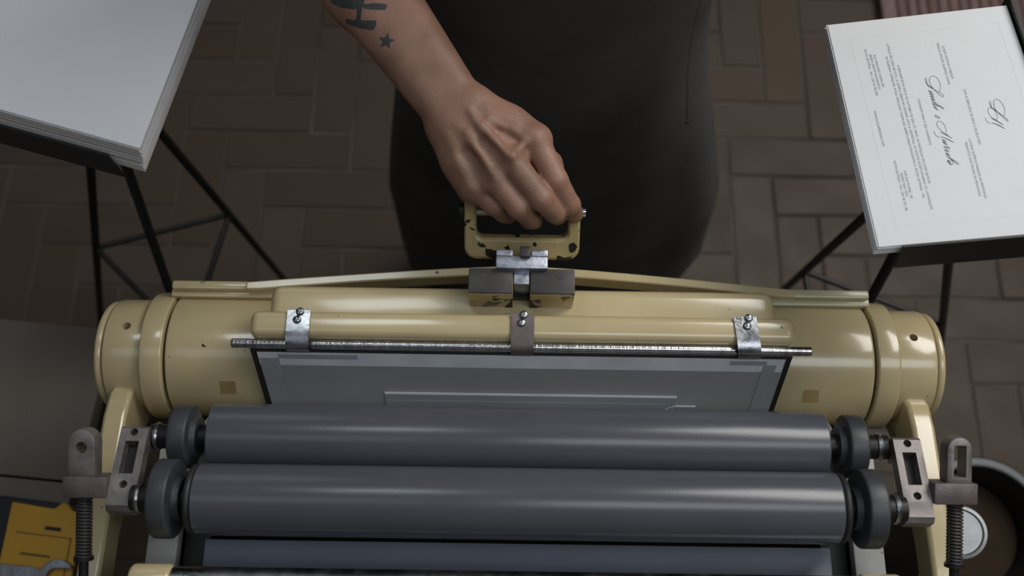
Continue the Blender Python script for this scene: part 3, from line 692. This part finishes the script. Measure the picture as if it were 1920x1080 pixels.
tag(wr, 'grey steel open-end wrench resting on the yellow tool case', 'wrench')

# ------------------------------------------------------------------ round tub at lower right
tz = .46; tc_ = WZ(1846, 990, tz); tr = (WZ(1846, 990, tz) - WZ(1846 - 134, 990, tz)).length
tb = root('round_tub', (tc_.x, tc_.y, 0), 'round black tub with grey rim standing right of the press', 'tub')
cc = Vector((tc_.x, tc_.y, 0)); TB = tr * .80
MB().lathe(cc, (0, 0, 1), [(0, TB), (.012, TB), (tz - .012, tr - .006), (tz - .012, tr), (tz - .002, tr), (tz, tr - .002), (tz, tr - .014), (tz - .004, tr - .016), (tz - .03, tr - .024), (tz - .07, tr - .027), (tz - .071, .002)], 64).build('tub_wall', 'tub_black', tb, 40)
MB().lathe(cc, (0, 0, 1), [(tz, tr - .0025), (tz + .0012, tr - .003), (tz + .0012, tr - .012), (tz, tr - .0125)], 64, False).build('rim_band', 'tub_grey', tb)
MB().lathe(cc, (0, 0, 1), [(tz - .0705, tr - .0285), (tz - .066, tr - .0285)], 64).build('brown_lining', 'tub_brown', tb)

# ------------------------------------------------------------------ person
def surface_net(D, lo, h):
    ins = D < 0; s = D.shape; n0, n1, n2 = (k - 1 for k in s)
    cnt = np.zeros((n0, n1, n2), np.int8)
    for a in (0, 1):
        for b in (0, 1):
            for c in (0, 1): cnt += ins[a:a + n0, b:b + n1, c:c + n2]
    act = np.argwhere((cnt > 0) & (cnt < 8)); idx = -np.ones((n0, n1, n2), np.int32); idx[tuple(act.T)] = np.arange(len(act))
    acc = np.zeros((len(act), 3)); num = np.zeros(len(act))
    cor = [(a, b, c) for a in (0, 1) for b in (0, 1) for c in (0, 1)]
    for p in cor:
        for ax in range(3):
            if p[ax]: continue
            q = list(p); q[ax] = 1
            d0 = D[act[:, 0] + p[0], act[:, 1] + p[1], act[:, 2] + p[2]]; d1 = D[act[:, 0] + q[0], act[:, 1] + q[1], act[:, 2] + q[2]]
            m = (d0 < 0) != (d1 < 0); t = np.where(m, d0 / np.where(m, d0 - d1, 1), 0)
            P = np.tile(np.array(p, float), (len(act), 1)); P[:, ax] += t; acc += P * m[:, None]; num += m
    V = (act + acc / num[:, None]) * h + np.array(lo)
    F = []
    for ax in range(3):
        b, c = [(1, 2), (2, 0), (0, 1)][ax]
        sl0 = [slice(None)] * 3; sl1 = [slice(None)] * 3; sl0[ax] = slice(0, -1); sl1[ax] = slice(1, None)
        e = ins[tuple(sl0)] != ins[tuple(sl1)]; ii = np.argwhere(e)
        ii = ii[(ii[:, b] > 0) & (ii[:, c] > 0) & (ii[:, b] < s[b] - 1) & (ii[:, c] < s[c] - 1)]
        fl_ = ins[tuple(ii.T)]
        def g(db, dc): k = ii.copy(); k[:, b] -= db; k[:, c] -= dc; return idx[tuple(k.T)]
        q = np.stack([g(0, 0), g(1, 0), g(1, 1), g(0, 1)], 1); q[~fl_] = q[~fl_][:, ::-1]; F.append(q)
    F = np.concatenate(F); F = F[(F >= 0).all(1)]
    return V, F
class Field:
    def __init__(s, lo, hi, h):
        s.lo = np.array(lo, float); s.h = h; s.n = np.ceil((np.array(hi) - s.lo) / h).astype(int) + 1
        s.ax = [np.arange(k) * h + l for k, l in zip(s.n, s.lo)]; s.D = np.full(s.n, 1.0, np.float32)
    def sub(s, lo, hi):
        a = np.clip(np.floor((np.array(lo) - s.lo) / s.h).astype(int), 0, s.n); b = np.clip(np.ceil((np.array(hi) - s.lo) / s.h).astype(int) + 1, 0, s.n)
        return tuple(slice(i, j) for i, j in zip(a, b))
    def cap(s, a, b, ra, rb, k=.006, flat=None, neg=False):
        """tapered capsule, smooth union (or carving); flat=(axis, factor) squeezes it along an axis"""
        a = np.array(a, float); b = np.array(b, float); R = max(ra, rb) + k * 2 + .012
        sl = s.sub(np.minimum(a, b) - R * 1.6, np.maximum(a, b) + R * 1.6)
        X_, Y_, Z_ = np.meshgrid(*[s.ax[i][sl[i]] for i in range(3)], indexing='ij', sparse=True)
        ab = b - a; L2 = max(ab @ ab, 1e-12)
        px, py, pz = X_ - a[0], Y_ - a[1], Z_ - a[2]
        t = np.clip((px * ab[0] + py * ab[1] + pz * ab[2]) / L2, 0, 1)
        dx, dy, dz = px - t * ab[0], py - t * ab[1], pz - t * ab[2]
        d2 = dx * dx + dy * dy + dz * dz
        if flat is not None:
            ax, fac = flat; ax = np.array(ax, float); ax /= np.linalg.norm(ax); al = dx * ax[0] + dy * ax[1] + dz * ax[2]
            d2 = d2 + al * al * (1 / fac ** 2 - 1)
        d = (np.sqrt(d2) - (ra + (rb - ra) * t)).astype(np.float32)
        if flat is not None: d *= .8
        A = s.D[sl]
        if neg:
            d = -d; hh = np.maximum(k - np.abs(A - d), 0) / k; s.D[sl] = np.maximum(A, d) + hh * hh * k * .25
        else:
            hh = np.maximum(k - np.abs(A - d), 0) / k; s.D[sl] = np.minimum(A, d) - hh * hh * k * .25
    def chain(s, pts, rs, k=.006, **kw):
        for i in range(len(pts) - 1): s.cap(pts[i], pts[i + 1], rs[i], rs[i + 1], k, **kw)
    def net(s): return surface_net(s.D, s.lo, s.h)
def mesh_obj(name, parts, m, parent):
    L = base_of(parent) if parent.parent is None else base_of(parent); V = []; F = []; n = 0
    for v, f in parts: V.append(v); F.append(f + n); n += len(v)
    V = np.concatenate(V) - np.array(L); F = np.concatenate(F)
    me = bpy.data.meshes.new(name); me.from_pydata(V.tolist(), [], F.tolist()); me.materials.append(M[m])
    me.polygons.foreach_set('use_smooth', [True] * len(me.polygons)); me.update()
    o = bpy.data.objects.new(name, me); COL.objects.link(o); o.parent = parent; return o
PX = .055; PY = .765
per = root('person', (PX, PY, 0), 'person in black apron pressing down the handle with a tattooed forearm', 'person')
# hand and forearm in fine resolution
def q3(px, py, d): return np.array(W(px, py, d))
EL = np.array((-.212, .690, 1.225)); WR = q3(858, 212, .925); UP = np.array((0, -.34, .94))
F1 = Field((-.275, .33, 1.02), (.10, .745, 1.30), .0019)
side = np.cross((WR - EL) / np.linalg.norm(WR - EL), UP); side /= np.linalg.norm(side)
mid = EL * .55 + WR * .45
F1.chain([EL + side * .012, mid + side * .012, WR + side * .0115], [.037, .0285, .0175], .018)
F1.chain([EL - side * .014, mid - side * .012, WR - side * .0125], [.040, .0275, .0170], .018)
F1.cap(EL * .8 + WR * .2 + UP * .002, mid, .040, .028, .02)
K = {'i': [q3(1003, 262, .916), q3(1042, 338, .912), q3(1068, 384, .930), q3(1077, 401, .948)],
     'm': [q3(956, 300, .905), q3(1014, 372, .905), q3(1040, 398, .927), q3(1045, 405, .949)],
     'r': [q3(920, 328, .909), q3(972, 388, .911), q3(994, 410, .932), q3(1001, 414, .952)],
     'p': [q3(887, 350, .920), q3(925, 384, .922), q3(944, 400, .938), q3(952, 405, .955)]}
RR = {'i': [.0130, .0112, .0100, .0088], 'm': [.0132, .0112, .0100, .0088], 'r': [.0126, .0108, .0096, .0086], 'p': [.0114, .0098, .0086, .0078]}
wst = {'i': WR + side * .016 + q3(0, 0, 0) * 0, 'm': WR + side * .005, 'r': WR - side * .006, 'p': WR - side * .0155}
if (K['i'][0] - K['p'][0]) @ side < 0:
    wst = {'i': WR - side * .016, 'm': WR - side * .005, 'r': WR + side * .006, 'p': WR + side * .0155}
for f in 'imrp':
    a = wst[f] + (K[f][0] - wst[f]) * .1; b = K[f][0]
    F1.chain([a, a * .45 + b * .55 - UP * .003, b - UP * .0025], [.0155, .0150, .0130], .014)
    F1.cap(a - UP * .010, b - UP * .012, .014, .0125, .016)
# heel and thumb base
TH_ = [q3(925, 232, .945), q3(985, 272, .957), q3(1030, 307, .962), q3(1046, 340, .972)]
F1.chain([WR * .7 + K['i'][0] * .3 - UP * .012, TH_[0]], [.016, .018], .016)
F1.chain(TH_, [.0185, .0140, .0112, .0098], .008)
F1.cap(TH_[1], K['i'][0] - UP * .012, .011, .010, .014)
for f in 'imrp':
    F1.chain(K[f], RR[f], .0030)
    F1.cap(K[f][0] + UP * .0008, K[f][0] + UP * .0012, RR[f][0] * 1.02, RR[f][0] * .98, .007)       # knuckle
    # tendon
    a = wst[f] + (K[f][0] - wst[f]) * .25
    F1.cap(a + UP * .0142, K[f][0] + UP * .0102, .0018, .0026, .008)
# soft valleys between the knuckles
for f, g in (('i', 'm'), ('m', 'r'), ('r', 'p')):
    a = (K[f][0] + K[g][0]) / 2 + UP * .0195; b = (wst[f] + wst[g]) / 2 * .40 + a * .60 + UP * .004
    F1.cap(a, b, .0060, .0035, .012, neg=True)
V1, Fc1 = F1.net()
bvh = BVHTree.FromPolygons([Vector(v) for v in V1], Fc1.tolist())
def skin_at(px, py): return np.array(bvh.ray_cast(CAM, ray(px, py).normalized())[0])
for path, r_ in (([(987, 264), (972, 280), (962, 291)], .0020), ([(987, 264), (966, 246), (942, 236), (915, 222)], .0013), ([(950, 288), (928, 262), (902, 236), (880, 205)], .0011), ([(915, 306), (896, 280), (876, 248)], .0011)):
    for a, b in zip(path[:-1], path[1:]): F1.cap(skin_at(*a) - UP * .0006, skin_at(*b) - UP * .0006, r_, r_, .006)
V1, Fc1 = F1.net()
# rest of the body, coarser
F2 = Field((-.36, .48, -.01), (.50, 1.10, 1.86), .010)
sh = {-1: np.array((PX - .175, PY, 1.435)), 1: np.array((PX + .175, PY, 1.435))}
for s in (-1, 1):
    F2.cap((PX + s * .065, PY, 1.34), (PX + s * .055, PY - .005, 1.12), .105, .100, .05)
    F2.cap((PX + s * .06, PY, 1.12), (PX + s * .075, PY + .01, .94), .100, .105, .05)
    F2.cap((PX, PY, 1.43), sh[s], .062, .056, .04)
    F2.chain([(PX + s * .095, PY, .90), (PX + s * .14, PY - .03, .50), (PX + s * .165, PY + .02, .10)], [.088, .056, .038], .03)
    F2.cap((PX + s * .165, PY + .03, .05), (PX + s * .185, PY - .12, .035), .036, .030, .02)
F2.chain([sh[-1], EL], [.054, .040], .03)
LE = np.array((PX + .27, PY + .10, 1.19)); LW = np.array((PX + .11, PY + .20, 1.04))
F2.chain([sh[1], LE, LW], [.054, .041, .027], .03); F2.cap(LW, LW + np.array((-.09, .01, -.04)), .030, .022, .02)
HC = np.array((PX - .01, PY - .055, 1.665))
F2.cap((PX, PY + .005, 1.42), HC + np.array((0, .02, -.06)), .062, .056, .03)
F2.cap(HC + np.array((0, .02, .03)), HC + np.array((0, -.005, .02)), .088, .084, .03)
F2.cap(HC + np.array((0, -.01, 0)), HC + np.array((0, -.055, -.085)), .072, .036, .03)
F2.cap(HC + np.array((0, -.088, .005)), HC + np.array((0, -.112, -.035)), .012, .016, .015)
for s in (-1, 1): F2.cap(HC + np.array((s * .086, .02, .01)), HC + np.array((s * .09, .02, -.03)), .018, .012, .008)
for s in (-1, 1): F2.cap(HC + np.array((s * .034, -.105, .012)), HC + np.array((s * .034, -.105, .012)), .016, .016, .01, neg=True)
F2.cap(HC + np.array((-.02, -.100, -.066)), HC + np.array((.02, -.100, -.066)), .006, .006, .006, neg=True)
V2, Fc2 = F2.net()
body = mesh_obj('body', [(V1, Fc1), (V2, Fc2)], 'skin', per)
for s in (-1, 1): MB().lathe(HC + np.array((s * .034, -.086, .012)), (0, -1, 0), [(-.012, .004), (-.008, .010), (0, .0125), (.008, .010), (.012, .004)], 16).build('eye', 'eye', per)
F3 = Field((PX - .2, PY - .25, 1.5), (PX + .2, PY + .15, 1.86), .008)
F3.cap(HC + np.array((0, .03, .035)), HC + np.array((0, .005, .045)), .097, .090, .02); F3.cap(HC + np.array((0, .045, 0)), HC + np.array((0, .045, -.05)), .09, .06, .02)
F3.cap(HC + np.array((0, -.10, -.03)), HC + np.array((0, -.09, .0)), .085, .078, .01, neg=True)
mesh_obj('hair', [F3.net()], 'hair', per)
F4 = Field((-.36, .48, .86), (.50, 1.06, 1.54), .009)
for s in (-1, 1):
    F4.cap((PX + s * .065, PY, 1.34), (PX + s * .055, PY - .005, 1.12), .110, .101, .05); F4.cap((PX + s * .06, PY, 1.12), (PX + s * .068, PY + .01, .96), .101, .106, .05)
    F4.cap((PX, PY, 1.43), sh[s], .070, .066, .04)
F4.cap(sh[-1], sh[-1] * .35 + EL * .65, .066, .060, .03); F4.cap(sh[1], sh[1] * .35 + LE * .65, .066, .060, .03)
F4.cap((PX, PY - .02, 1.47), (PX, PY - .03, 1.56), .066, .068, .01, neg=True)
mesh_obj('shirt', [F4.net()], 'shirt', per)
F5 = Field((-.25, .50, .05), (.40, 1.02, 1.08), .009)
for s in (-1, 1):
    F5.cap((PX + s * .06, PY, 1.02), (PX + s * .068, PY + .01, .93), .104, .108, .05)
    F5.chain([(PX + s * .095, PY, .90), (PX + s * .145, PY - .025, .50), (PX + s * .170, PY + .02, .13)], [.092, .076, .066], .03)
mesh_obj('trousers', [F5.net()], 'trousers', per)
for s in (-1, 1):
    F6 = Field((-.25, .50, -.02), (.40, 1.0, .16), .006)
    F6.cap((PX + s * .165, PY + .035, .055), (PX + s * .188, PY - .13, .040), .047, .041, .02)
    F6.cap((PX + s * .165, PY + .03, .06), (PX + s * .165, PY + .03, .12), .045, .045, .02)
    sv, sf = F6.net(); sv[:, 2] = np.maximum(sv[:, 2], .001)
    mesh_obj('shoe', [(sv, sf)], 'shoe', per)
# apron: a curved sheet that widens towards its hem
NZ, NT = 60, 72; vs = []
def apr(t, z):
    """t in -1..1 across, returns x, y"""
    tab_z = [.20, .45, .60, .75, .90, 1.00, 1.10, 1.30]
    a = np.interp(z, tab_z, [.292, .282, .256, .226, .202, .192, .190, .188]); b = np.interp(z, tab_z, [.165, .160, .155, .150, .150, .146, .142, .145])
    th = t * math.radians(np.interp(z, [.3, 1.0, 1.3], [98, 95, 84]))
    fold = .006 * math.sin(t * 9 + z * 3) * max(0, (1.0 - z)) + .004 * math.sin(t * 17 - z * 6) * max(0, 1.05 - z)
    return PX - .010 + .028 * max(0, min(1, (.95 - z) / .55)) + (a + fold) * math.sin(th), PY + .005 - (b + fold) * math.cos(th)
for j in range(NZ + 1):
    for i in range(NT + 1):
        t = -1 + 2 * i / NT; hem = .20 + .06 * max(0, abs(t) - .80) ** 1.4 / .2 ** 1.4
        z = hem + (1.30 - hem) * j / NZ; x, y = apr(t, z); vs.append((x, y, z))
fs = [(j * (NT + 1) + i, j * (NT + 1) + i + 1, (j + 1) * (NT + 1) + i + 1, (j + 1) * (NT + 1) + i) for j in range(NZ) for i in range(NT)]
ap = MB().add(vs, fs).build('apron', 'apron', per, 60)
sd = ap.modifiers.new('solid', 'SOLIDIFY'); sd.thickness = .0025; sd.offset = 1
for s in (-1, 1):
    q = [Vector((PX - .01 + s * .10, PY - .150, 1.285)), Vector((PX + s * .095, PY - .118, 1.40)), Vector((PX + s * .085, PY - .045, 1.500)), Vector((PX + s * .06, PY + .050, 1.500)), Vector((PX, PY + .105, 1.44))]
    q = catmull(q, 6); vs = []
    for p_ in q:
        for dx in (-.013, .013): vs.append(p_ + Vector((dx, 0, 0)))
    st_ = MB().add(vs, [(2 * k, 2 * k + 1, 2 * k + 3, 2 * k + 2) for k in range(len(q) - 1)]).build('strap', 'apron', ap, 60)
    md_ = st_.modifiers.new('solid', 'SOLIDIFY'); md_.thickness = .003
# apron seam and stud on the right side
sm_ = []
for k in range(30):
    z = .80 + .40 * k / 29; x, y = apr(.60 + .04 * k / 29, z); sm_.append(Vector((x, y - .003, z)))
MB().tube(sm_, .0012, 6).build('seam', 'apron', ap)
MB().lathe(sm_[0] + Vector((0, -.001, -.004)), (.4, -.9, .2), [(0, .0035), (.0015, .003), (.002, .001)], 12).build('stud', 'dark_steel', ap)
# tattoo on the forearm: ink laid on the skin
bvh = BVHTree.FromPolygons([Vector(v) for v in V1], Fc1.tolist())
def decal(mb, poly, step=1.2):
    xs_ = [p[0] for p in poly]; ys_ = [p[1] for p in poly]
    def inside(x, y):
        c = False; n = len(poly)
        for i in range(n):
            (x1, y1), (x2, y2) = poly[i], poly[i - 1]
            if (y1 > y) != (y2 > y) and x < (x2 - x1) * (y - y1) / (y2 - y1) + x1: c = not c
        return c
    cache = {}
    def pt(i, j):
        if (i, j) not in cache:
            h = bvh.ray_cast(CAM, ray(min(xs_) + i * step, min(ys_) + j * step).normalized()); cache[(i, j)] = None if h[0] is None else h[0] + h[1] * .0004
        return cache[(i, j)]
    for i in range(int((max(xs_) - min(xs_)) / step) + 1):
        for j in range(int((max(ys_) - min(ys_)) / step) + 1):
            if inside(min(xs_) + (i + .5) * step, min(ys_) + (j + .5) * step):
                q = [pt(i, j), pt(i + 1, j), pt(i + 1, j + 1), pt(i, j + 1)]
                if all(v is not None for v in q): mb.add(q, [(0, 1, 2, 3)])
star = []
for k in range(10):
    a = math.radians(-72 - 8 + 36 * k) ; rr = 16 if k % 2 == 0 else 7; star.append((725 + rr * math.cos(a), 77 + rr * math.sin(a)))
mb = MB(); decal(mb, star); mb.build('star_tattoo', 'tattoo', body, 60)
mb = MB()
decal(mb, [(614, -8), (684, -8), (682, 12), (664, 17), (640, 14), (622, 6)]); decal(mb, [(682, 8), (700, 6), (722, 7), (727, 12), (722, 18), (700, 18), (682, 15)])
decal(mb, [(670, 14), (679, 14), (676, 40), (668, 40)]); decal(mb, [(648, 36), (680, 38), (705, 39), (706, 46), (700, 56), (676, 53), (650, 44)])
mb.build('bar_tattoo', 'tattoo', body, 60)
